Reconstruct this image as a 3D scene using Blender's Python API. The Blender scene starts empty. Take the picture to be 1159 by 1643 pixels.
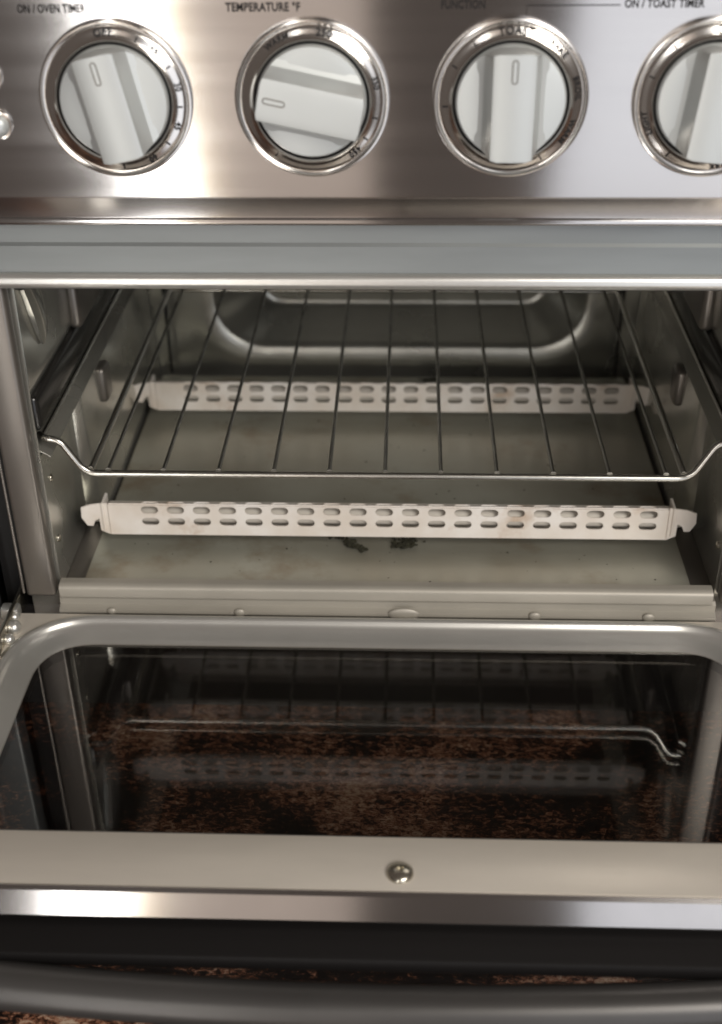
import bpy, bmesh, math, random
from mathutils import Vector, Matrix
random.seed(4)
PI = math.pi
C = bpy.context.scene.collection
S = bpy.context.scene

# ------------------------------------------------------------------ camera
yaw, pitch, roll = 0.0421, 0.56024, -0.01254
f0 = Vector((-math.sin(yaw), math.cos(yaw), 0)); r0 = Vector((math.cos(yaw), math.sin(yaw), 0))
fw = f0 * math.cos(pitch) + Vector((0, 0, -1)) * math.sin(pitch)
up0 = r0.cross(fw)
rt = r0 * math.cos(roll) + up0 * math.sin(roll); up = rt.cross(fw)
cam = bpy.data.cameras.new('camera'); co = bpy.data.objects.new('camera', cam); C.objects.link(co)
M = Matrix((rt, up, -fw)).transposed().to_4x4(); M.translation = Vector((0.01083, -0.54689, 0.39727))
co.matrix_world = M
cam.sensor_fit = 'VERTICAL'; cam.sensor_height = 24; cam.lens = 24 * 2000.43 / 1643
cam.clip_start = 0.02; cam.clip_end = 50
cam.dof.use_dof = True; cam.dof.focus_distance = 0.62; cam.dof.aperture_fstop = 4.2
S.camera = co

# ------------------------------------------------------------------ world and lamps
w = bpy.data.worlds.new('World'); S.world = w; w.use_nodes = True
bg = w.node_tree.nodes['Background']; bg.inputs[0].default_value = (0.60, 0.50, 0.44, 1); bg.inputs[1].default_value = 0.20

def area(name, loc, sx, sz, radiance, col, rot=(math.radians(90), 0, math.radians(180))):
    # radiance is the brightness seen in a reflection; Blender wants watts
    l = bpy.data.lights.new(name, 'AREA'); l.shape = 'RECTANGLE'; l.size = sx; l.size_y = sz
    l.color = col; l.energy = radiance * sx * sz * PI
    o = bpy.data.objects.new(name, l); C.objects.link(o); o.location = loc; o.rotation_euler = rot
    return o
R90 = (math.radians(90), 0, 0)   # emits towards +y
def win(name, x0, x1, z0, z1, rad, col, y=-2.5):
    o = area(name, ((x0 + x1) / 2, y, (z0 + z1) / 2), x1 - x0, z1 - z0, rad, col, (math.radians(90), 0, 0))
    return o
win('window_light', -0.770, -0.610, -2.4, 1.8, 9.0, (1.0, 0.99, 0.97))
win('warm_window_edge', -0.605, -0.54, -2.4, 1.8, 2.2, (1.0, 0.80, 0.50))
win('lit_wall_light', -0.535, -0.09, -2.4, 1.8, 0.66, (1.0, 0.85, 0.74))
win('wide_window_light', 0.40, 1.9, -2.4, 1.8, 1.35, (0.89, 0.93, 1.0))
area('added_key_light', (0.95, -1.45, 1.25), 1.0, 0.8, 11.5, (1.0, 0.95, 0.87), (math.radians(52), 0, math.radians(32)))  # added key lamp that brightens the cavity, not a ceiling fitting

S.view_settings.view_transform = 'Standard'; S.view_settings.look = 'None'
S.view_settings.exposure = 0.0; S.view_settings.gamma = 1.0

# ------------------------------------------------------------------ materials
def mat(name, col, metallic=0.0, rough=0.5, var=0.0, vscale=20.0, stretch=(1, 1, 1), bump=0.0, bscale=200.0,
        aniso=0.0, tangent=None, rvar=0.0, dark=None, stain=None, sscale=9, slo=.56, shi=.72):
    m = bpy.data.materials.new(name); m.use_nodes = True
    nt = m.node_tree; b = nt.nodes['Principled BSDF']; L = nt.links.new
    b.inputs['Base Color'].default_value = (*col, 1)
    b.inputs['Metallic'].default_value = metallic; b.inputs['Roughness'].default_value = rough
    tc = nt.nodes.new('ShaderNodeTexCoord'); mp = nt.nodes.new('ShaderNodeMapping')
    L(tc.outputs['Object'], mp.inputs[0]); mp.inputs['Scale'].default_value = stretch
    if var or rvar:
        n = nt.nodes.new('ShaderNodeTexNoise'); n.inputs['Scale'].default_value = vscale
        n.inputs['Detail'].default_value = 6; L(mp.outputs[0], n.inputs['Vector'])
        if var:
            cr = nt.nodes.new('ShaderNodeValToRGB')
            d = dark or tuple(c * (1 - var) for c in col)
            cr.color_ramp.elements[0].position = 0.35; cr.color_ramp.elements[0].color = (*d, 1)
            cr.color_ramp.elements[1].position = 0.65; cr.color_ramp.elements[1].color = (*col, 1)
            L(n.outputs['Fac'], cr.inputs[0]); L(cr.outputs[0], b.inputs['Base Color'])
        if rvar:
            mr = nt.nodes.new('ShaderNodeMapRange'); mr.inputs[3].default_value = rough - rvar; mr.inputs[4].default_value = rough + rvar
            mr.inputs[1].default_value = .3; mr.inputs[2].default_value = .7
            L(n.outputs['Fac'], mr.inputs[0]); L(mr.outputs[0], b.inputs['Roughness'])
    if stain:
        n3 = nt.nodes.new('ShaderNodeTexNoise'); n3.inputs['Scale'].default_value = sscale; n3.inputs['Detail'].default_value = 5; n3.inputs['Roughness'].default_value = .65
        L(tc.outputs['Object'], n3.inputs['Vector'])
        m3 = nt.nodes.new('ShaderNodeMapRange'); m3.inputs[1].default_value = slo; m3.inputs[2].default_value = shi; m3.inputs[4].default_value = .8
        L(n3.outputs['Fac'], m3.inputs[0])
        mx = nt.nodes.new('ShaderNodeMix'); mx.data_type = 'RGBA'; L(m3.outputs[0], mx.inputs[0])
        src = b.inputs['Base Color'].links[0].from_socket if b.inputs['Base Color'].links else None
        if src: L(src, mx.inputs[6])
        else: mx.inputs[6].default_value = (*col, 1)
        mx.inputs[7].default_value = (*stain, 1); L(mx.outputs[2], b.inputs['Base Color'])
    if bump:
        n2 = nt.nodes.new('ShaderNodeTexNoise'); n2.inputs['Scale'].default_value = bscale; n2.inputs['Detail'].default_value = 3
        L(mp.outputs[0], n2.inputs['Vector'])
        bp = nt.nodes.new('ShaderNodeBump'); bp.inputs['Strength'].default_value = bump; bp.inputs['Distance'].default_value = 0.0005
        L(n2.outputs['Fac'], bp.inputs['Height']); L(bp.outputs[0], b.inputs['Normal'])
    if aniso:
        b.inputs['Anisotropic'].default_value = aniso
        cx = nt.nodes.new('ShaderNodeCombineXYZ')
        for i, v in enumerate(tangent or (1, 0, 0)): cx.inputs[i].default_value = v
        L(cx.outputs[0], b.inputs['Tangent'])
    return m
MT = {}
MT['panel'] = mat('brushed_steel', (0.54, 0.52, 0.51), 1.0, 0.165, rvar=0.02, var=0.05, vscale=9, stretch=(0.3, 12, 12), aniso=0.98, tangent=(0, 0, 1))
MT['frame'] = mat('plain_grey_steel', (0.245, 0.26, 0.262), 0.6, 0.42, var=0.10, vscale=14, stretch=(1, 6, 6))
MT['bead'] = mat('polished_trim', (0.72, 0.71, 0.68), 0.8, 0.28, var=0.06, vscale=30)
MT['cavity'] = mat('aluminised_cavity', (0.60, 0.59, 0.54), 0.82, 0.23, var=0.22, vscale=14, rvar=0.09, bump=0.10, bscale=22)
MT['cavity_back'] = mat('aluminised_back', (0.52, 0.515, 0.47), 0.85, 0.30, var=0.2, vscale=14, rvar=0.06)
MT['tray'] = mat('crumb_tray_steel', (0.46, 0.46, 0.40), 0.52, 0.36, var=0.18, vscale=11, dark=(0.35, 0.33, 0.27), rvar=0.10, bump=0.06, bscale=40, stain=(0.26, 0.20, 0.13), sscale=14, slo=.54, shi=.70)
MT['guard'] = mat('pale_heater_guard', (0.93, 0.885, 0.84), 0.12, 0.38, var=0.09, vscale=34, dark=(0.80, 0.72, 0.64), stain=(0.55, 0.40, 0.28), sscale=22, slo=.58, shi=.74)
MT['rod'] = mat('heater_rod', (0.62, 0.58, 0.52), 0.1, 0.5)
MT['wire'] = mat('rack_wire', (0.60, 0.585, 0.54), 1.0, 0.24, var=0.15, vscale=60)
MT['wire_dull'] = mat('rack_cross_wire', (0.34, 0.33, 0.30), 1.0, 0.34, var=0.3, vscale=70)
MT['knob'] = mat('satin_knob', (0.57, 0.59, 0.585), 0.5, 0.42, var=0.03, vscale=40)
MT['chrome'] = mat('chrome_ring', (0.68, 0.65, 0.62), 1.0, 0.17)
MT['black'] = mat('black_gap', (0.010, 0.009, 0.009), 0.0, 0.6)
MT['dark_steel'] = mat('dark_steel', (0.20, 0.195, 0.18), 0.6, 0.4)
MT['gloss_black'] = mat('gloss_black', (0.015, 0.014, 0.013), 0.0, 0.22)
MT['sill'] = mat('dull_sill_steel', (0.46, 0.43, 0.375), 0.35, 0.5, var=0.15, vscale=18, stretch=(1, 4, 4))
MT['skin'] = mat('door_skin_shade', (0.008, 0.007, 0.007), 0.0, 0.55)  # near-black tone also carries the shade of the counter strip
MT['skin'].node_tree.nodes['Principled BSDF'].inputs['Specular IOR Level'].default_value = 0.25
MT['ink'] = mat('grey_print', (0.015, 0.013, 0.013), 0.0, 0.9)
MT['post'] = mat('brown_grey_post', (0.23, 0.21, 0.19), 0.7, 0.36, var=0.12, vscale=20)
MT['rail'] = mat('door_rail', (0.72, 0.665, 0.59), 0.35, 0.42, var=0.06, vscale=14, stretch=(1, 5, 5))
MT['edge'] = mat('door_edge_trim', (0.46, 0.44, 0.43), 1.0, 0.17, aniso=0.9, tangent=(0, 0, 1), var=0.04, vscale=60)
MT['handle'] = mat('dark_handle', (0.105, 0.10, 0.097), 0.55, 0.33, var=0.25, vscale=8)
MT['screw'] = mat('screw_steel', (0.52, 0.49, 0.42), 1.0, 0.25)
MT['burnt'] = mat('burnt_crumb', (0.034, 0.032, 0.017), 0.0, 0.85, var=0.5, vscale=400)
MT['shell'] = mat('outer_shell', (0.35, 0.34, 0.33), 0.9, 0.35)

def glass_mat():
    m = bpy.data.materials.new('tinted_door_glass'); m.use_nodes = True; nt = m.node_tree; nt.nodes.clear(); L = nt.links.new
    out = nt.nodes.new('ShaderNodeOutputMaterial'); mix = nt.nodes.new('ShaderNodeMixShader')
    tr = nt.nodes.new('ShaderNodeBsdfTransparent'); gl = nt.nodes.new('ShaderNodeBsdfGlossy')
    tr.inputs[0].default_value = (0.72, 0.70, 0.68, 1); gl.inputs['Roughness'].default_value = 0.03
    gl.inputs['Color'].default_value = (1, 1, 1, 1)
    tc = nt.nodes.new('ShaderNodeTexCoord'); sm = nt.nodes.new('ShaderNodeTexNoise'); sm.inputs['Scale'].default_value = 18; sm.inputs['Detail'].default_value = 6; sm.inputs['Distortion'].default_value = 1.2
    sr = nt.nodes.new('ShaderNodeMapRange'); sr.inputs[1].default_value = .40; sr.inputs[2].default_value = .70; sr.inputs[3].default_value = .014; sr.inputs[4].default_value = .05
    L(tc.outputs['Object'], sm.inputs['Vector']); L(sm.outputs['Fac'], sr.inputs[0]); L(sr.outputs[0], gl.inputs['Roughness'])
    lw = nt.nodes.new('ShaderNodeLayerWeight'); lw.inputs['Blend'].default_value = 0.5
    p = nt.nodes.new('ShaderNodeMath'); p.operation = 'POWER'; p.inputs[1].default_value = 4
    a = nt.nodes.new('ShaderNodeMath'); a.operation = 'MULTIPLY_ADD'; a.inputs[1].default_value = 0.93; a.inputs[2].default_value = 0.10
    L(lw.outputs['Facing'], p.inputs[0]); L(p.outputs[0], a.inputs[0]); L(a.outputs[0], mix.inputs[0])
    L(tr.outputs[0], mix.inputs[1]); L(gl.outputs[0], mix.inputs[2]); L(mix.outputs[0], out.inputs[0])
    return m
MT['glass'] = glass_mat()

def granite():
    m = bpy.data.materials.new('speckled_granite'); m.use_nodes = True; nt = m.node_tree; L = nt.links.new
    b = nt.nodes['Principled BSDF']; b.inputs['Roughness'].default_value = 0.28
    tc = nt.nodes.new('ShaderNodeTexCoord')
    mp = nt.nodes.new('ShaderNodeMapping'); mp.inputs['Rotation'].default_value = (0, 0, .6); mp.inputs['Scale'].default_value = (1.0, 1.8, 1)
    L(tc.outputs['Object'], mp.inputs[0])
    v = nt.nodes.new('ShaderNodeTexNoise'); v.inputs['Scale'].default_value = 230; v.inputs['Detail'].default_value = 8; v.inputs['Roughness'].default_value = .8; v.inputs['Distortion'].default_value = .6
    v2 = nt.nodes.new('ShaderNodeTexNoise'); v2.inputs['Scale'].default_value = 13; v2.inputs['Detail'].default_value = 5; v2.inputs['Roughness'].default_value = .6
    L(mp.outputs[0], v.inputs[0]); m2 = nt.nodes.new('ShaderNodeMapping'); m2.inputs['Location'].default_value = (.83, .35, 0); L(tc.outputs['Object'], m2.inputs[0]); L(m2.outputs[0], v2.inputs[0])
    ad = nt.nodes.new('ShaderNodeMath'); ad.operation = 'MULTIPLY_ADD'; ad.inputs[1].default_value = 0.70
    L(v2.outputs[0], ad.inputs[0]); L(v.outputs[0], ad.inputs[2])
    cr = nt.nodes.new('ShaderNodeValToRGB'); e = cr.color_ramp.elements
    e[0].position = .0; e[0].color = (.010, .008, .008, 1); e[1].position = 1.0; e[1].color = (.62, .48, .36, 1)
    for p_, c_ in ((.16, (.020, .012, .010, 1)), (.34, (.10, .048, .03, 1)), (.55, (.37, .145, .08, 1)), (.75, (.45, .30, .21, 1))):
        x = e.new(p_); x.color = c_
    rs = nt.nodes.new('ShaderNodeMapRange'); rs.inputs[1].default_value = .81; rs.inputs[2].default_value = 1.02; L(ad.outputs[0], rs.inputs[0]); L(rs.outputs[0], cr.inputs[0]); L(cr.outputs[0], b.inputs['Base Color'])
    return m
MT['granite'] = granite()

# ------------------------------------------------------------------ mesh helpers
def obj(name, bm, m, parent=None, smooth=35, mods=None):
    me = bpy.data.meshes.new(name); bmesh.ops.recalc_face_normals(bm, faces=bm.faces); bm.to_mesh(me); bm.free()
    ms = m if isinstance(m, (list, tuple)) else [m]
    for k in ms: me.materials.append(MT[k])
    if smooth:
        for p in me.polygons: p.use_smooth = True
        me.set_sharp_from_angle(angle=math.radians(smooth))
    o = bpy.data.objects.new(name, me); C.objects.link(o)
    if parent: o.parent = parent
    return o
def empty(name, loc=(0, 0, 0), parent=None):
    o = bpy.data.objects.new(name, None); C.objects.link(o); o.location = loc; o.empty_display_size = .02
    if parent: o.parent = parent
    return o
def box(bm, x0, x1, y0, y1, z0, z1, bev=0.0, seg=2):
    r = bmesh.ops.create_cube(bm, size=1); vs = r['verts']
    for v in vs: v.co = Vector(((x0 + x1) / 2 + v.co.x * (x1 - x0), (y0 + y1) / 2 + v.co.y * (y1 - y0), (z0 + z1) / 2 + v.co.z * (z1 - z0)))
    if bev:
        es = list({e for v in vs for e in v.link_edges})
        bmesh.ops.bevel(bm, geom=es, offset=bev, segments=seg, affect='EDGES', profile=0.5)
def offset_poly(pts, t):
    out = []
    for i in range(len(pts)):
        ds = []
        if i > 0: ds.append((Vector(pts[i]) - Vector(pts[i - 1])).normalized())
        if i < len(pts) - 1: ds.append((Vector(pts[i + 1]) - Vector(pts[i])).normalized())
        n = Vector((0, 0))
        for d in ds: n += Vector((-d.y, d.x))
        n.normalize(); c = n.dot(Vector((-ds[0].y, ds[0].x)))
        out.append(tuple(Vector(pts[i]) + n * t / max(c, .4)))
    return out
def extrude_x(bm, poly, x0, x1):
    """closed polygon of (y, z) drawn out along X"""
    a = [bm.verts.new((x0, p[0], p[1])) for p in poly]; b = [bm.verts.new((x1, p[0], p[1])) for p in poly]
    n = len(poly)
    for i in range(n): bm.faces.new((a[i], a[(i + 1) % n], b[(i + 1) % n], b[i]))
    bm.faces.new(a[::-1]); bm.faces.new(b)
def sheet_x(bm, prof, t, x0, x1):
    q = offset_poly(prof, t); extrude_strip(bm, prof, q, x0, x1, 'x')
def extrude_strip(bm, p, q, a0, a1, ax):
    def mk(u, c):
        return bm.verts.new((c, u[0], u[1]) if ax == 'x' else (u[0], c, u[1]) if ax == 'y' else (u[0], u[1], c))
    A = [[mk(u, c) for u in s] for s in (p, q) for c in (a0, a1)]  # p0 p1 q0 q1
    p0, p1, q0, q1 = A; n = len(p)
    for i in range(n - 1):
        bm.faces.new((p0[i], p0[i + 1], p1[i + 1], p1[i])); bm.faces.new((q0[i], q1[i], q1[i + 1], q0[i + 1]))
        bm.faces.new((p0[i], q0[i], q0[i + 1], p0[i + 1])); bm.faces.new((p1[i], p1[i + 1], q1[i + 1], q1[i]))
    bm.faces.new((p0[0], p1[0], q1[0], q0[0])); bm.faces.new((p0[-1], q0[-1], q1[-1], p1[-1]))
def fillet(pts, r, seg=5):
    """round the inner corners of a polyline (any dimension)"""
    out = [Vector(pts[0])]
    for i in range(1, len(pts) - 1):
        p = Vector(pts[i]); a = Vector(pts[i - 1]) - p; b = Vector(pts[i + 1]) - p
        rr = r[i] if isinstance(r, (list, tuple)) else r
        d = min(rr, a.length * .48, b.length * .48)
        p0 = p + a.normalized() * d; p1 = p + b.normalized() * d
        for k in range(seg + 1):
            t = k / seg; out.append(p0 * (1 - t) ** 2 + p * 2 * t * (1 - t) + p1 * t * t)
    out.append(Vector(pts[-1])); return out
def tube(bm, pts, r, n=10, caps=True):
    pts = [Vector(p) for p in pts]; rings = []
    prev = None
    for i, p in enumerate(pts):
        t = (pts[min(i + 1, len(pts) - 1)] - pts[max(i - 1, 0)]).normalized()
        if prev is None:
            u = t.orthogonal().normalized()
        else:
            u = (prev - t * prev.dot(t)).normalized()
        prev = u; v = t.cross(u)
        rr = r[i] if isinstance(r, (list, tuple)) else r
        rings.append([bm.verts.new(p + (u * math.cos(2 * PI * k / n) + v * math.sin(2 * PI * k / n)) * rr) for k in range(n)])
    for a, b in zip(rings, rings[1:]):
        for k in range(n): bm.faces.new((a[k], a[(k + 1) % n], b[(k + 1) % n], b[k]))
    if caps: bm.faces.new(rings[0][::-1]); bm.faces.new(rings[-1])
def lathe(bm, prof, n=64, close=False):
    """prof (radius, height) about local -Y (height grows towards the viewer)"""
    rings = []
    for r, h in prof:
        if r < 1e-6: rings.append([bm.verts.new((0, -h, 0))])
        else: rings.append([bm.verts.new((r * math.cos(2 * PI * k / n), -h, r * math.sin(2 * PI * k / n))) for k in range(n)])
    for a, b in zip(rings, rings[1:]):
        if len(a) == 1 and len(b) == 1: continue
        for k in range(n):
            k2 = (k + 1) % n
            if len(a) == 1: bm.faces.new((a[0], b[k], b[k2]))
            elif len(b) == 1: bm.faces.new((a[k], a[k2], b[0]))
            else: bm.faces.new((a[k], a[k2], b[k2], b[k]))
    if close and len(rings[0]) > 1:
        bm.faces.new(rings[0])
def text_mesh(s, size, depth=0.0, spacing=1.0):
    cu = bpy.data.curves.new('t', 'FONT'); cu.body = s; cu.size = size; cu.align_x = 'CENTER'; cu.align_y = 'CENTER'
    cu.space_character = spacing; cu.resolution_u = 3; cu.offset = size * 0.028
    o = bpy.data.objects.new('t', cu); C.objects.link(o)
    dg = bpy.context.evaluated_depsgraph_get(); me = bpy.data.meshes.new_from_object(o.evaluated_get(dg))
    bm = bmesh.new(); bm.from_mesh(me); bpy.data.objects.remove(o); bpy.data.curves.remove(cu); bpy.data.meshes.remove(me)
    return bm

# ------------------------------------------------------------------ setting
bm = bmesh.new(); box(bm, -1.1, 1.1, -0.34, 0.75, -0.125, -0.088, 0.006, 3)
counter = obj('countertop', bm, 'granite'); counter['kind'] = 'structure'

# ------------------------------------------------------------------ the oven
oven = empty('toaster_oven', (0, 0.02, -0.055))
oven['label'] = 'open stainless steel toaster oven with a row of round knobs above its cavity'
oven['category'] = 'toaster oven'
OFF = Vector((0, -0.02, 0.055))
def part(name, bm, m, smooth=35, parent=None, loc=None):
    bm_off = OFF if parent is None else Vector((0, 0, 0))
    o = obj(name, bm, m, parent or oven, smooth)
    o.location = (Vector(loc) if loc else Vector((0, 0, 0))) + bm_off
    return o

# outer shell
bm = bmesh.new()
box(bm, -0.240, -0.2352, 0.001, 0.335, -0.070, 0.352, .0015)
box(bm, 0.2352, 0.240, 0.001, 0.335, -0.070, 0.352, .0015)
box(bm, -0.235, 0.235, 0.001, 0.335, 0.3475, 0.352, .0015)
box(bm, -0.235, 0.235, 0.331, 0.335, -0.070, 0.347, .0015)
box(bm, -0.235, 0.235, 0.013, 0.3305, -0.070, -0.066, .0015)
part('body_shell', bm, 'shell')
for sx in (-1, 1):
    for yy in (0.04, 0.29):
        bm = bmesh.new(); lathe(bm, [(0, 0), (.012, 0), (.011, .017), (0, .017)], 20)
        bmesh.ops.rotate(bm, verts=bm.verts, cent=(0, 0, 0), matrix=Matrix.Rotation(PI / 2, 3, 'X'))
        part('foot', bm, 'black', loc=(sx * 0.2, yy, -0.0705))

# control panel: flat brushed face, bevelled foot, rolled bottom lip
prof = [(-.012, .356), (-.012, .2245), (-.0115, .2230), (-.0068, .2138), (-.0068, .2132)]
for k in range(7):
    a = PI / 2 + 0.2 + k * (PI * 0.9) / 6
    prof.append((-.0064 + .0013 * math.cos(a), .2111 + .0018 * math.sin(a)))
prof += [(-.003, .2090), (.004, .2088)]
bm = bmesh.new(); q = offset_poly(prof, 0.0009); extrude_strip(bm, prof, q, -0.238, 0.238, 'x')
part('control_panel', bm, 'panel', 30)
bm = bmesh.new(); box(bm, -0.236, 0.236, 0.002, 0.006, 0.2068, 0.2082); part('shadow_gap_strip', bm, 'black')

# upper frame band and its rolled bead
bm = bmesh.new()
prof = [(.012, .2080), (.0005, .2078), (0, .2070), (0, .1990), (-.0012, .1975), (-.0012, .1860)]
for k in range(9):
    a = PI / 2 + k * PI / 8
    prof.append((-.0016 + .0030 * math.cos(a), .1812 + .0034 * math.sin(a)))
prof += [(.002, .1779), (.012, .1779)]
q = offset_poly(prof, 0.0010); extrude_strip(bm, prof, q, -0.2145, 0.2145, 'x')
part('upper_frame', bm, 'frame', 30)
bm = bmesh.new()
prof = [(-.0017 + .0036 * math.cos(PI / 2 + .1 + k * PI * .94 / 10), .18115 + .0039 * math.sin(PI / 2 + .1 + k * PI * .94 / 10)) for k in range(11)]
q = offset_poly(prof, 0.0004); extrude_strip(bm, prof, q, -0.2148, 0.2148, 'x')
part('opening_bead', bm, 'bead', 60)

# side posts of the opening and the outer columns
for sx in (-1, 1):
    bm = bmesh.new(); a, b = sorted((sx * .1800, sx * .1962))
    box(bm, a, b, .0004, .009, -.0035, .2045, .0022, 3)
    part('side_post', bm, 'post')
    bm = bmesh.new(); tube(bm, [(sx * .1975, .0012, -.001), (sx * .1975, .0012, .2045)], .0008, 8); part('post_bead', bm, 'post')
    bm = bmesh.new(); a, b = sorted((sx * .2150, sx * .2350)); box(bm, a, b, -.002, .012, -.066, .205, .002, 3); part('outer_column', bm, 'frame')
    bm = bmesh.new(); a, b = sorted((sx * .199, sx * .2148)); box(bm, a, b, .020, .022, -.060, .203); part('hinge_slot_back', bm, 'black')
    bm = bmesh.new(); a, b = sorted((sx * .1788, sx * .1965)); box(bm, a, b, .0095, .0108, -.03, .2045); part('post_return', bm, 'cavity')

# cavity ---------------------------------------------------------------
BY = 0.278
for sx in (-1, 1):
    s = sx
    # front stretch of the wall, straight
    bm = bmesh.new(); a, b = sorted((s * .1792, s * .1802)); box(bm, a, b, .0110, .0745, -.004, .0785); part('wall_panel', bm, 'cavity')
    # lower wall behind, stepped inwards
    bm = bmesh.new()
    pr = [(s * .1792, .0745), (s * .1788, .0762), (s * .1700, .0792), (s * .1690, .0815), (s * .1690, BY - .002)]
    q = offset_poly(pr, -s * .0008); extrude_strip(bm, pr, q, -.004, .0785, 'z')
    for v in bm.verts:
        if v.co.z > .05 and abs(v.co.x) < .176: v.co.x += s * .0050
    part('wall_panel', bm, 'cavity', 50)
    # ledge, groove and upper wall
    bm = bmesh.new()
    pr = fillet([(s * .1738, .0786), (s * .1752, .0796), (s * .1800, .0826), (s * .1885, .0880), (s * .1890, .1050), (s * .1805, .1120), (s * .1795, .1180), (s * .1790, .2000), (s * .1600, .2150)],
                [0, .002, .002, .004, .005, .004, .003, .012, 0], 4)
    pr = [tuple(p) for p in pr]
    q = offset_poly(pr, s * .0008); extrude_strip(bm, pr, q, .0110, BY - .002, 'y'); part('wall_panel', bm, 'cavity', 50)
    bm = bmesh.new(); a, b = sorted((s * .1765, s * .1878)); box(bm, a, b, .0125, .265, .0925, .1125, .0030, 3); part('slide_channel', bm, 'gloss_black')
    # hanging tongue and stamped rack stop
    bm = bmesh.new()
    pts = []
    for k in range(9):
        t = k / 8; pts.append((s * (.1760), .026 + .015 * t + .004 * math.sin(PI * t), .172 - .042 * t))
    rr = [.0085, .0092, .0098, .0100, .0098, .0090, .0078, .006, .002]
    tube(bm, pts, rr, 12)
    for v in bm.verts: v.co.x = s * .1775 + (v.co.x - s * .176) * .45
    part('hanging_tongue', bm, 'cavity')
    bm = bmesh.new(); a, b = sorted((s * .1725, s * .1805)); box(bm, a, b, .098, .150, .1120, .1400, .0035, 3); part('rack_guide', bm, 'post')
    bm = bmesh.new(); a, b = sorted((s * .1685, s * .1750)); box(bm, a, b, .118, .134, .055, .0778, .003, 3); part('rack_stop', bm, 'post')
    bm = bmesh.new(); tube(bm, [(s * .160, BY - .006, .002), (s * .160, BY - .008, .045), (s * .159, BY - .010, .100)], [.0011, .0011, .0030], 8); part('corner_rod', bm, 'black')  # thin dark rod drawn along the back corner crease
    # rivets on the wall flange
    for (yy, zz) in ((.018, .024), (.022, .060)):
        bm = bmesh.new(); bmesh.ops.create_uvsphere(bm, u_segments=14, v_segments=8, radius=.0022)
        for v in bm.verts: v.co.x *= .5
        part('rivet', bm, 'screw', loc=(s * .1788, yy, zz))
# sub-floor, ceiling
bm = bmesh.new(); box(bm, -.1895, .1895, .0115, BY, -.0060, -.0048); part('cavity_floor', bm, 'post')
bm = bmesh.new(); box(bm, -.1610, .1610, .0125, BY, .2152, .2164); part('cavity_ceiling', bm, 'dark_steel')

# back wall with a stamped recess
def rrect(x0, x1, z0, z1, r, n=8):
    pts = []
    for cx, cz, a0 in ((x1 - r, z0 + r, -PI / 2), (x1 - r, z1 - r, 0), (x0 + r, z1 - r, PI / 2), (x0 + r, z0 + r, PI)):
        for k in range(n + 1):
            a = a0 + k * (PI / 2) / n; pts.append((cx + r * math.cos(a), cz + r * math.sin(a)))
    return pts
bm = bmesh.new()
levels = [  # x0,x1,z0,z1,r,y offset forward along the foot, y
    (-.190, .190, -.004, .2150, .0005, 0, BY), (-.142, .152, .0040, .2120, .036, .0004, BY), (-.136, .146, .0080, .2110, .038, .0046, BY),
    (-.1310, .1410, .0140, .2090, .038, .0036, BY), (-.1280, .1380, .0195, .2060, .037, .0021, BY), (-.1262, .1362, .0218, .2030, .036, .0006, BY), (-.1248, .1348, .0240, .2005, .034, 0, BY + .004),
    (-.0990, .1150, .0385, .1820, .020, 0, BY + .0285), (-.0960, .1120, .0412, .1790, .018, 0, BY + .0315), (-.0925, .1085, .0445, .1750, .016, 0, BY + .0315),
    (-.0900, .1060, .0470, .1720, .014, 0, BY + .0300), (-.080, .096, .057, .162, .010, 0, BY + .0300)]
prev = None
for L in levels:
    ring = [bm.verts.new((x, L[6] - L[5] * max(.25, min(1, 1.35 - (z - L[2]) / .035)), z)) for x, z in rrect(*L[:5])]
    if prev:
        n = len(ring)
        for k in range(n): bm.faces.new((prev[k], prev[(k + 1) % n], ring[(k + 1) % n], ring[k]))
    prev = ring
bm.faces.new(prev)
part('back_wall', bm, 'cavity_back', 60)

# lower flange with dimples
bm = bmesh.new()
prof = [(.011, -.0030), (.0035, -.0032), (.0018, -.0045), (.0016, -.0084), (-.0002, -.0094), (-.0020, -.0102), (-.0022, -.0116), (-.0014, -.0130), (.0030, -.0150), (.0030, -.0160), (.0100, -.0165)]
q = offset_poly(prof, 0.0009); extrude_strip(bm, prof, q, -0.1785, 0.1785, 'x')
flange = part('lower_flange', bm, 'sill', 30)
for (x, rx, rz) in ((-.1496, .0028, .0022), (-.0792, .0032, .0026), (.0104, .0088, .0042), (.0814, .0036, .0028), (.1426, .0036, .0028)):
    bm = bmesh.new(); bmesh.ops.create_uvsphere(bm, u_segments=24, v_segments=12, radius=1)
    for v in bm.verts: v.co = Vector((v.co.x * rx, v.co.y * .0016, v.co.z * rz))
    o = obj('dimple', bm, 'sill', flange); o.location = (x, -.0018, -.0106)

bm = bmesh.new(); box(bm, -.214, .214, .0105, .0125, -.0875, -.0170); part('base_front', bm, 'black')
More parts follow.
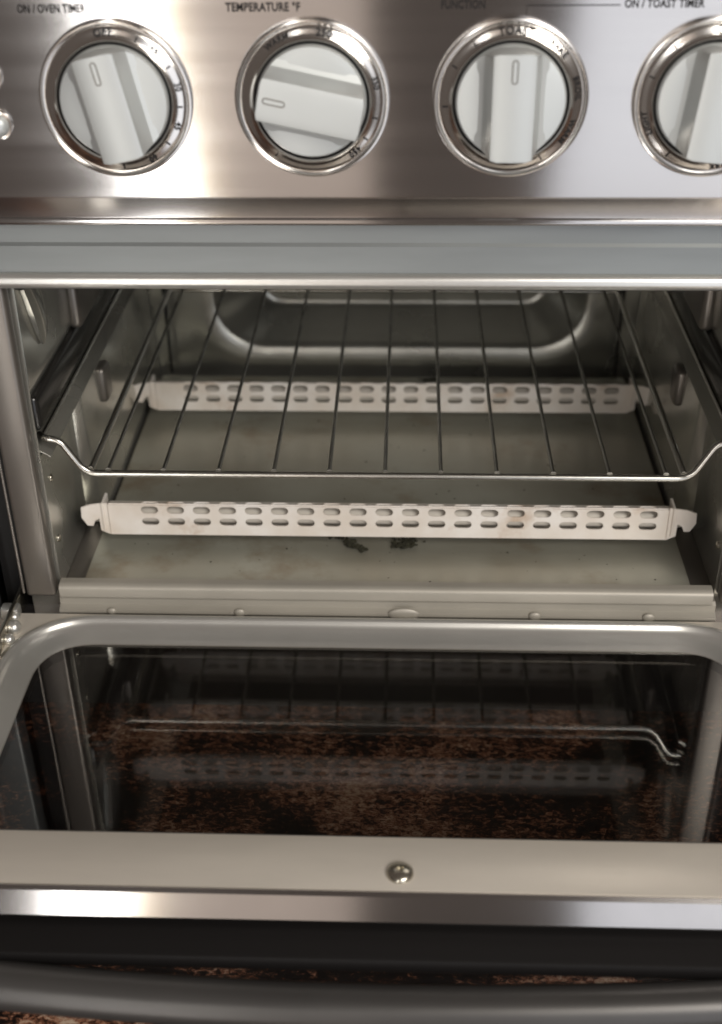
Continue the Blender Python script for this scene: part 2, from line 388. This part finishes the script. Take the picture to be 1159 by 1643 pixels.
# heaters ---------------------------------------------------------------
def slotted(bm, x0, pitch, n, xa, xb, rows, org, du, total):
    """flat strip with stadium holes. org + du*v is the cross position (y,z); rows: list of (v_centre); total = strip height"""
    edges_v = [0.0]
    for a, b in zip(rows, rows[1:]): edges_v.append((a + b) / 2)
    edges_v.append(total)
    hw, hh = .0050, .0024
    def P(x, v): return (x, org[0] + du[0] * v, org[1] + du[1] * v)
    cache = {}
    def V(x, v):
        k = (round(x, 6), round(v, 6))
        if k not in cache: cache[k] = bm.verts.new(P(x, v))
        return cache[k]
    for ri, vc in enumerate(rows):
        v0, v1 = edges_v[ri], edges_v[ri + 1]
        h2 = min(hh, (v1 - v0) * .38)
        bm.faces.new((V(xa, v0), V(x0 - pitch / 2, v0), V(x0 - pitch / 2, v1), V(xa, v1)))
        xe = x0 + (n - .5) * pitch
        bm.faces.new((V(xe, v0), V(xb, v0), V(xb, v1), V(xe, v1)))
        for i in range(n):
            cx = x0 + i * pitch; l, r = cx - pitch / 2, cx + pitch / 2
            hole = []
            for k in range(6):
                a = -PI / 2 + k * PI / 5; hole.append(V(cx + hw - h2 + h2 * math.cos(a), vc + h2 * math.sin(a)))
            for k in range(6):
                a = PI / 2 + k * PI / 5; hole.append(V(cx - hw + h2 + h2 * math.cos(a), vc + h2 * math.sin(a)))
            c00, c10, c11, c01 = V(l, v0), V(r, v0), V(r, v1), V(l, v1)
            bm.faces.new((c00, c10, hole[0], hole[11]))
            bm.faces.new((c10, hole[2], hole[1], hole[0])); bm.faces.new((c10, c11, hole[3], hole[2])); bm.faces.new((c11, hole[5], hole[4], hole[3]))
            bm.faces.new((c11, c01, hole[6], hole[5]))
            bm.faces.new((c01, hole[8], hole[7], hole[6])); bm.faces.new((c01, c00, hole[9], hole[8])); bm.faces.new((c00, hole[11], hole[10], hole[9]))
def heater(y0, z0, flip=1):
    h = empty('heating_element', Vector((0, y0, z0)) + OFF, oven)
    xa, xb = -.1570, .1580
    g = bmesh.new()
    slotted(g, -.13356, .01472, 20, xa, xb, [.0087, .0164], (0, 0), (0, flip), .0196)
    slotted(g, -.13356, .01472, 20, xa, xb, [.0031], (.0005, flip * .0197), (.94, -flip * .34), .0074)
    # plain bottom return
    vs = [g.verts.new(p) for p in ((xa, .0002, -flip * .0001), (xb, .0002, -flip * .0001), (xb, .012, -flip * .0001), (xa, .012, -flip * .0001))]; g.faces.new(vs)
    bmesh.ops.remove_doubles(g, verts=g.verts, dist=.00005)
    o = obj('guard', g, 'guard', h, 0)
    so = o.modifiers.new('s', 'SOLIDIFY'); so.thickness = .0007; so.offset = 0
    b = bmesh.new(); tube(b, [(-.172, .0066, flip * .0098), (.172, .0066, flip * .0098)], .0050, 14); obj('rod', b, 'rod', h)
    for sx in (-1, 1):
        b = bmesh.new()
        out = [(0, .0005), (.0050, .0030), (.0052, .0110), (.0078, .0095), (.0092, .0060), (.0125, .0062), (.0154, .0115), (.0150, .0180), (.0095, .0200), (0, .0212)]
        f = [b.verts.new((sx * (.1572 + u), -.0012, flip * v)) for u, v in out]; k = [b.verts.new((sx * (.1572 + u), -.0002, flip * v)) for u, v in out]
        b.faces.new(f); b.faces.new(k[::-1]); n = len(out)
        for i in range(n): b.faces.new((f[i], k[i], k[(i + 1) % n], f[(i + 1) % n]))
        obj('end_tab', b, 'guard', h, 0)
        b = bmesh.new(); a, c = sorted((sx * .1590, sx * .1605)); box(b, a, c, -.0022, .010, flip * .012 - .009, flip * .012 + .0095, .0004, 1); obj('end_flange', b, 'guard', h)
    return h
heater(.045, .0094); heater(.1986, .0094)
heater(.074, .1790, -1); heater(.131, .1790, -1); heater(.187, .1790, -1)

# crumb tray ------------------------------------------------------------
tray = empty('crumb_tray', (0, .02, -.0045))
tray['label'] = 'flat grey crumb tray covering the cavity floor below the pale heater bars'; tray['category'] = 'crumb tray'
bm = bmesh.new()
prof = fillet([(.270, 0), (.0085, 0), (.0060, .0050), (.0015, .0060), (-.0010, .0030), (-.0010, -.0022)], [0, .004, .002, .002, .002, 0], 4)
prof = [tuple(p) for p in prof]; q = offset_poly(prof, 0.0007); extrude_strip(bm, prof, q, -.1665, .1665, 'x')
o = obj('pan', bm, 'tray', tray, 50); o.location = (0, -.02, .0045)
bm = bmesh.new()
prof = [tuple(p) for p in fillet([(.0060, .0058), (.0012, .0060), (-.0014, .0044), (-.0016, -.0018), (-.0004, -.0030)], [0, .0015, .0012, .0006, 0], 3)]
q = offset_poly(prof, 0.0008); extrude_strip(bm, prof, q, -.1770, .1755, 'x')
o = obj('front_lip', bm, 'sill', tray, 50); o.location = (0, -.02, .0045)

# rack ------------------------------------------------------------------
rack = empty('oven_rack', (0, .13, .070)); rack['label'] = 'chromed wire rack with parallel bars slid into the side grooves'; rack['category'] = 'oven rack'
RO = Vector((0, -.13, -.070))
def rpart(name, pts, r, m, n=10):
    b = bmesh.new(); tube(b, pts, r, n); o = obj(name, b, m, rack, 60); o.location = RO; return o
rpart('front_wire', fillet([(-.1795, .016, .0895), (-.1755, .012, .0893), (-.1680, .012, .0882), (-.1565, .0115, .0690), (.1570, .0115, .0690), (.1685, .012, .0895), (.1765, .012, .0900), (.1800, .016, .0900)],
                           [0, .002, .007, .007, .007, .007, .002, 0], 6), .0019, 'wire', 12)
rpart('back_wire', fillet([(-.1770, .262, .0895), (-.1680, .262, .0895), (-.1565, .262, .0700), (.1570, .262, .0700), (.1685, .262, .0895), (.1775, .262, .0895)], .007, 6), .0015, 'wire')
for sx in (-1, 1):
    rpart('side_wire', [(sx * .1775, .014, .0888), (sx * .1775, .262, .0888)], .0014, 'wire')
    rpart('frame_wire', [(sx * .1540, .0125, .0705), (sx * .1540, .262, .0705)], .0020, 'wire')
for i in range(11):
    x = -.11587 + (i - 1) * .02897
    jx = random.uniform(-.0005, .0005)
    rpart('cross_bar', [(x, .0122, .0704), (x, .0145, .0704), (x + jx, .13, .0700), (x, .2595, .0704), (x, .262, .0704)], [.0017, .00105, .00105, .00105, .0017], 'wire_dull', 8)

# knobs -----------------------------------------------------------------
def ring_h(r): return .0018 + (.0300 - r) * .38
def knob(x, z, ang, words, marks):
    k = empty('knob', Vector((x, -.0122, z)) + OFF, oven)
    b = bmesh.new()
    lathe(b, [(.0325, 0), (.0325, .0012), (.0321, .0022), (.0315, .0024), (.0309, .0016), (.0302, .0014), (.0296, ring_h(.0296)), (.0285, ring_h(.0285)), (.0272, ring_h(.0272)), (.0262, ring_h(.0262)), (.0254, .0038), (.0248, .0043), (.0243, .0038), (.0241, .0010)], 96)
    obj('bezel', b, 'chrome', k, 40)
    b = bmesh.new(); lathe(b, [(.0241, .0008), (0, .0008)], 48); obj('shadow_ring', b, 'black', k)
    b = bmesh.new(); lathe(b, [(.0226, .0009), (.0230, .0030), (.0229, .0048), (.0222, .0058), (.018, .0066), (0, .0070)], 64); obj('dial', b, 'knob', k, 40)
    # grip bar with flared, hollowed flanks, clipped to the dial circle
    b = bmesh.new(); secs = []
    N = 13; Lh = .0222
    prof = [(-.0148, .0062), (-.0118, .0074), (-.0100, .0110), (-.0092, .0160), (-.0086, .0175), (-.0060, .0182), (0, .0184), (.0060, .0182), (.0086, .0175), (.0092, .0160), (.0100, .0110), (.0118, .0074), (.0148, .0062)]
    for i in range(N):
        t = -1 + 2 * i / (N - 1); yy = Lh * math.sin(t * PI / 2) if abs(t) < 1 else Lh * t
        row = []
        for (px, ph) in prof:
            lim = math.sqrt(max(0.0, .0225 ** 2 - px * px)); v = max(-lim, min(lim, yy))
            drop = 0.0
            e = (abs(t) - .80) / .20
            if e > 0: drop = .0022 * e * e * (ph / .0184)
            row.append(b.verts.new((px, -(ph - drop), v)))
        secs.append(row)
    for a, c in zip(secs, secs[1:]):
        for j in range(len(a) - 1): b.faces.new((a[j], a[j + 1], c[j + 1], c[j]))
    for end in (secs[0], secs[-1]):
        base = [b.verts.new((v.co.x, -.0050, v.co.z)) for v in end]
        for j in range(len(end) - 1): b.faces.new((end[j], end[j + 1], base[j + 1], base[j]))
    bmesh.ops.remove_doubles(b, verts=b.verts, dist=.00002)
    bmesh.ops.rotate(b, verts=b.verts, cent=(0, 0, 0), matrix=Matrix.Rotation(-ang, 3, 'Y'))
    o = obj('grip', b, 'knob', k, 38)
    # pointer: a shallow engraved pill near one end of the grip
    b = bmesh.new()
    pts = [(.0011 * math.cos(a) , .0148 + (.0034 if math.sin(a) > 0 else -.0034) + .0011 * math.sin(a)) for a in [2 * PI * j / 20 + .01 for j in range(20)]]
    path = [Vector((px, -.0184, pz)) for px, pz in pts]; path.append(path[0])
    tube(b, path, .00028, 6, False)
    bmesh.ops.rotate(b, verts=b.verts, cent=(0, 0, 0), matrix=Matrix.Rotation(-ang, 3, 'Y'))
    obj('pointer', b, 'post', k)
    for (wd, th, sz) in words:
        tb = text_mesh(wd, sz, spacing=1.1)
        for v in tb.verts:
            r = .0278 + v.co.y; a = PI / 2 - math.radians(th) - v.co.x / .0278
            v.co = Vector((r * math.cos(a), -(ring_h(r) + .0004), r * math.sin(a)))
        obj('lettering', tb, 'ink', k, 0)
    for th in marks:
        b = bmesh.new()
        a = PI / 2 - math.radians(th)
        for da in (0,):
            vs = []
            for (r, s) in ((.0262, -1), (.0262, 1), (.0285, 1), (.0285, -1)):
                aa = a + s * .012; vs.append(b.verts.new((r * math.cos(aa), -(ring_h(r) + .0003), r * math.sin(aa))))
            b.faces.new(vs)
        obj('tick_mark', b, 'ink', k, 0)
    return k
KZ = .2660
knob(-.11296, KZ, math.radians(12), [('OFF', -4, .0044), ('15', 42, .0036), ('30', 78, .0034), ('45', 112, .0034), ('60', 150, .0036)], [25, 60, 95, 130, 178])
knob(-.03003, KZ, math.radians(78), [('250', 12, .0042), ('350', 75, .0034), ('450', 140, .0036), ('WARM', -30, .0034)], [45, 105, 125, 215])
knob(.05290, KZ, 0, [('TOAST', 2, .0044), ('BAKE', 42, .0036), ('BROIL', 80, .0034), ('WARM', 118, .0034)], [-35, -60, -95, 150])
knob(.13583, KZ, math.radians(-6), [('OFF', 5, .0043), ('LIGHT', -110, .0034), ('DARK', 165, .0034)], [-40, -70, -145, 40])

def panel_text(s, x0, x1, z, size):
    tb = text_mesh(s, size, spacing=1.05)
    xs = [v.co.x for v in tb.verts]; a, c = min(xs), max(xs)
    for v in tb.verts:
        v.co = Vector(((v.co.x - a) / (c - a) * (x1 - x0), 0, v.co.y))
    part('lettering', tb, 'ink', 0, loc=(x0, -.01225, z))
panel_text('ON / OVEN TIMER', -.1496, -.1214, .3022, .0046)
panel_text('TEMPERATURE °F', -.0642, -.0338, .3024, .0046)
panel_text('FUNCTION', .0232, .0409, .3030, .0046)
panel_text('ON / TOAST TIMER', .0967, .1285, .3031, .0044)
bm = bmesh.new(); tube(bm, [(.0576, -.0123, .2992), (.0576, -.0123, .3027), (.0950, -.0123, .3027)], .00017, 6); part('pointer_line', bm, 'ink', 0)

for (z, r) in ((.2556, .0050), (.2755, .0040)):
    k = empty('indicator_light', Vector((-.1650, -.0122, z)) + OFF, oven)
    b = bmesh.new(); lathe(b, [(r + .0012, 0), (r + .001, .0012), (r, .0014), (r - .0006, .0010)], 32); obj('collar', b, 'chrome', k)
    b = bmesh.new(); lathe(b, [(r - .0004, .0004), (r - .0005, .0020), (r * .75, .0034), (r * .4, .0042), (0, .0045)], 32); obj('lens', b, 'knob', k, 60)

# door (lies open, level) -------------------------------------------------
door = empty('door', Vector((0, -.012, -.020)) + OFF, oven)
DO = Vector((0, .012, .020))
def dpart(name, bm, m, smooth=35): 
    o = obj(name, bm, m, door, smooth); o.location = DO; return o
# glass pane
bm = bmesh.new(); box(bm, -.186, .186, -.1665, -.0215, -.0195, -.0160); dpart('glass_pane', bm, 'glass', 0)
# pressed inner surround swept round three sides
path = fillet([(-.1815, -.1655), (-.1815, -.0246), (.1815, -.0246), (.1815, -.1655)], .030, 12)
prof = [(0, -.0163), (.0010, -.0157), (.0040, -.0146), (.0080, -.0128), (.0105, -.0116), (.0122, -.0102), (.0130, -.0089), (.0142, -.0080), (.0154, -.0078), (.0166, -.0083), (.0175, -.0094), (.0183, -.0105), (.0200, -.0109), (.0210, -.0118), (.0212, -.0240)]
bm = bmesh.new(); rows = []
for i, p in enumerate(path):
    t = (path[min(i + 1, len(path) - 1)] - path[max(i - 1, 0)]).normalized(); n = Vector((-t.y, t.x))
    f = abs(n.y)   # full width along the hinge side, flatter and narrower plate along the flanks
    rows.append([bm.verts.new((p.x + n.x * d * (1 if f > .5 else 1), p.y + n.y * d, z)) for d, z in prof])
for a, b in zip(rows, rows[1:]):
    for j in range(len(a) - 1): bm.faces.new((a[j], a[j + 1], b[j + 1], b[j]))
dpart('inner_surround', bm, 'bead', 50)
# back plate outside the surround
for sx in (-1, 1):
    bm = bmesh.new(); a, b = sorted((sx * .2028, sx * .2240)); box(bm, a, b, -.166, -.0040, -.0240, -.0108, .0015, 2); dpart('side_rail', bm, 'rail')
for sx in (-1, 1):   # corner infill so the plate reads flush round the corner
    bm = bmesh.new(); cx, cy, rr = .1515, -.0546, .0506
    pl = [(cx + rr * math.cos(a), cy + rr * math.sin(a)) for a in [PI / 2 * k / 10 for k in range(11)]] + [(cx, -.0040), (.2027, -.0040), (.2027, cy)]
    pl = [p for i, p in enumerate(pl) if i == 0 or (Vector(p) - Vector(pl[i - 1])).length > .0002]
    t_ = [bm.verts.new((sx * x, y, -.0113)) for x, y in pl]; b_ = [bm.verts.new((sx * x, y, -.0235)) for x, y in pl]
    bm.faces.new(t_); bm.faces.new(b_[::-1])
    for i in range(len(pl)): k = (i + 1) % len(pl); bm.faces.new((t_[i], b_[i], b_[k], t_[k]))
    dpart('corner_plate', bm, 'rail', 0)
# front rail, its screw, the polished edge below
bm = bmesh.new(); box(bm, -.2245, .2245, -.1925, -.1632, -.0235, -.0100, .0007, 2); dpart('front_rail', bm, 'rail')
bm = bmesh.new(); box(bm, -.2240, .2240, -.1631, -.1612, -.0225, -.0116, .0003, 1); dpart('glass_gasket', bm, 'post')
bm = bmesh.new()
prof = [(-.1926, -.0112), (-.1940, -.0104), (-.1952, -.0112), (-.1990, -.0212), (-.1986, -.0224), (-.1962, -.0229)]
q = offset_poly(prof, -.0007); extrude_strip(bm, prof, q, -.2245, .2245, 'x'); dpart('edge_trim', bm, 'edge', 30)
bm = bmesh.new(); box(bm, -.2235, .2235, -.2150, -.1620, -.0345, -.0262, .002, 2); dpart('outer_skin_shade', bm, 'skin')  # underside of the door, run forward in black as shade over the counter
sc = bmesh.new(); lathe(sc, [(.0058, -.0004), (.0057, .0008), (.0048, .0018), (.0030, .0026), (.0017, .0028), (.0015, .0012), (0, .0012)], 28)
bmesh.ops.rotate(sc, verts=sc.verts, cent=(0, 0, 0), matrix=Matrix.Rotation(-PI / 2, 3, 'X'))
o = obj('screw', sc, 'screw', door, 40); o.location = Vector((.010, -.1835, -.0100)) + DO
# handle: bowed bar hung from two stubs
bm = bmesh.new(); pts = []
for k in range(33):
    t = -1 + k / 16; pts.append((.205 * t, -.2262 + .008 * t * t, -.0415 + .006 * t * t))
tube(bm, pts, .0098, 20)
for v in bm.verts: pass
dpart('handle', bm, 'handle', 60)
for sx in (-1, 1):
    bm = bmesh.new(); tube(bm, [(sx * .196, -.2000, -.0290), (sx * .196, -.2120, -.0400)], .007, 16); dpart('handle_mount', bm, 'handle')
# hinges
for sx in (-1, 1):
    bm = bmesh.new(); a, b = sorted((sx * .2005, sx * .2030)); box(bm, a, b, -.0420, .0180, -.0170, -.0030, .0010, 2); dpart('hinge_arm', bm, 'screw')
    bm = bmesh.new(); a, b = sorted((sx * .1985, sx * .2085)); box(bm, a, b, -.0110, -.0035, -.0110, -.0040, .0014, 2); dpart('hinge_block', bm, 'bead')
    for (yy, zz, r) in ((-.0110, -.0088, .0036), (-.0205, -.0084, .0042), (-.0300, -.0092, .0032)):
        bm = bmesh.new(); bmesh.ops.create_uvsphere(bm, u_segments=18, v_segments=10, radius=r)
        o = obj('rivet', bm, 'bead', door, 60); o.location = Vector((sx * (.2010 if yy > -.015 else .1985), yy, zz)) + DO

# crumbs ------------------------------------------------------------------
def crumbs(name, label, x, y, z, n, sx, sy, rnd, tail=0):
    b = bmesh.new()
    for i in range(n):
        r = rnd.uniform(.0006, .0016)
        px, py = rnd.gauss(0, sx), rnd.gauss(0, sy)
        px += -tail * py
        g = bmesh.ops.create_icosphere(b, subdivisions=1, radius=r)['verts']
        for v in g: v.co = Vector((v.co.x * rnd.uniform(.7, 1.6) + px, v.co.y * rnd.uniform(.7, 1.5) + py, max(-.0002, v.co.z * rnd.uniform(.5, .9) + r * .35)))
    o = obj(name, b, 'burnt', None, 0); o.location = (x, y, z); o['label'] = label; o['category'] = 'crumbs'; o['group'] = 'burnt crumbs in the oven'
rnd = random.Random(3)
crumbs('burnt_crumbs', 'dark burnt crumb clump with a trailing tip on the tray, left of the browner patch', -.0190, .0490, .0008, 46, .0026, .0036, rnd, .9)
crumbs('burnt_crumbs', 'wide browner crumb patch on the tray, right of the darker trailing clump', .0120, .0515, .0008, 46, .0048, .0026, rnd)
crumbs('burnt_crumbs', 'small black crumb speck at the foot of the back wall behind the rear bar', .0270, .2640, .0008, 22, .0042, .0010, rnd)

# scattered fine specks, too many to count
b = bmesh.new(); rnd = random.Random(11)
for i in range(170):
    x, y = rnd.uniform(-.155, .155), rnd.uniform(.012, .25); rr_ = rnd.choice((.0002, .0003, .0003, .0005))
    g = bmesh.ops.create_icosphere(b, subdivisions=1, radius=rr_)['verts']
    for v in g: v.co = Vector((v.co.x * rnd.uniform(.8, 1.8) + x, v.co.y + y, v.co.z * .6 + .0008))
o = obj('crumb_dust', b, 'burnt', None, 0); o['kind'] = 'stuff'; o['label'] = 'fine dark specks scattered over the grey tray'; o['category'] = 'crumbs'
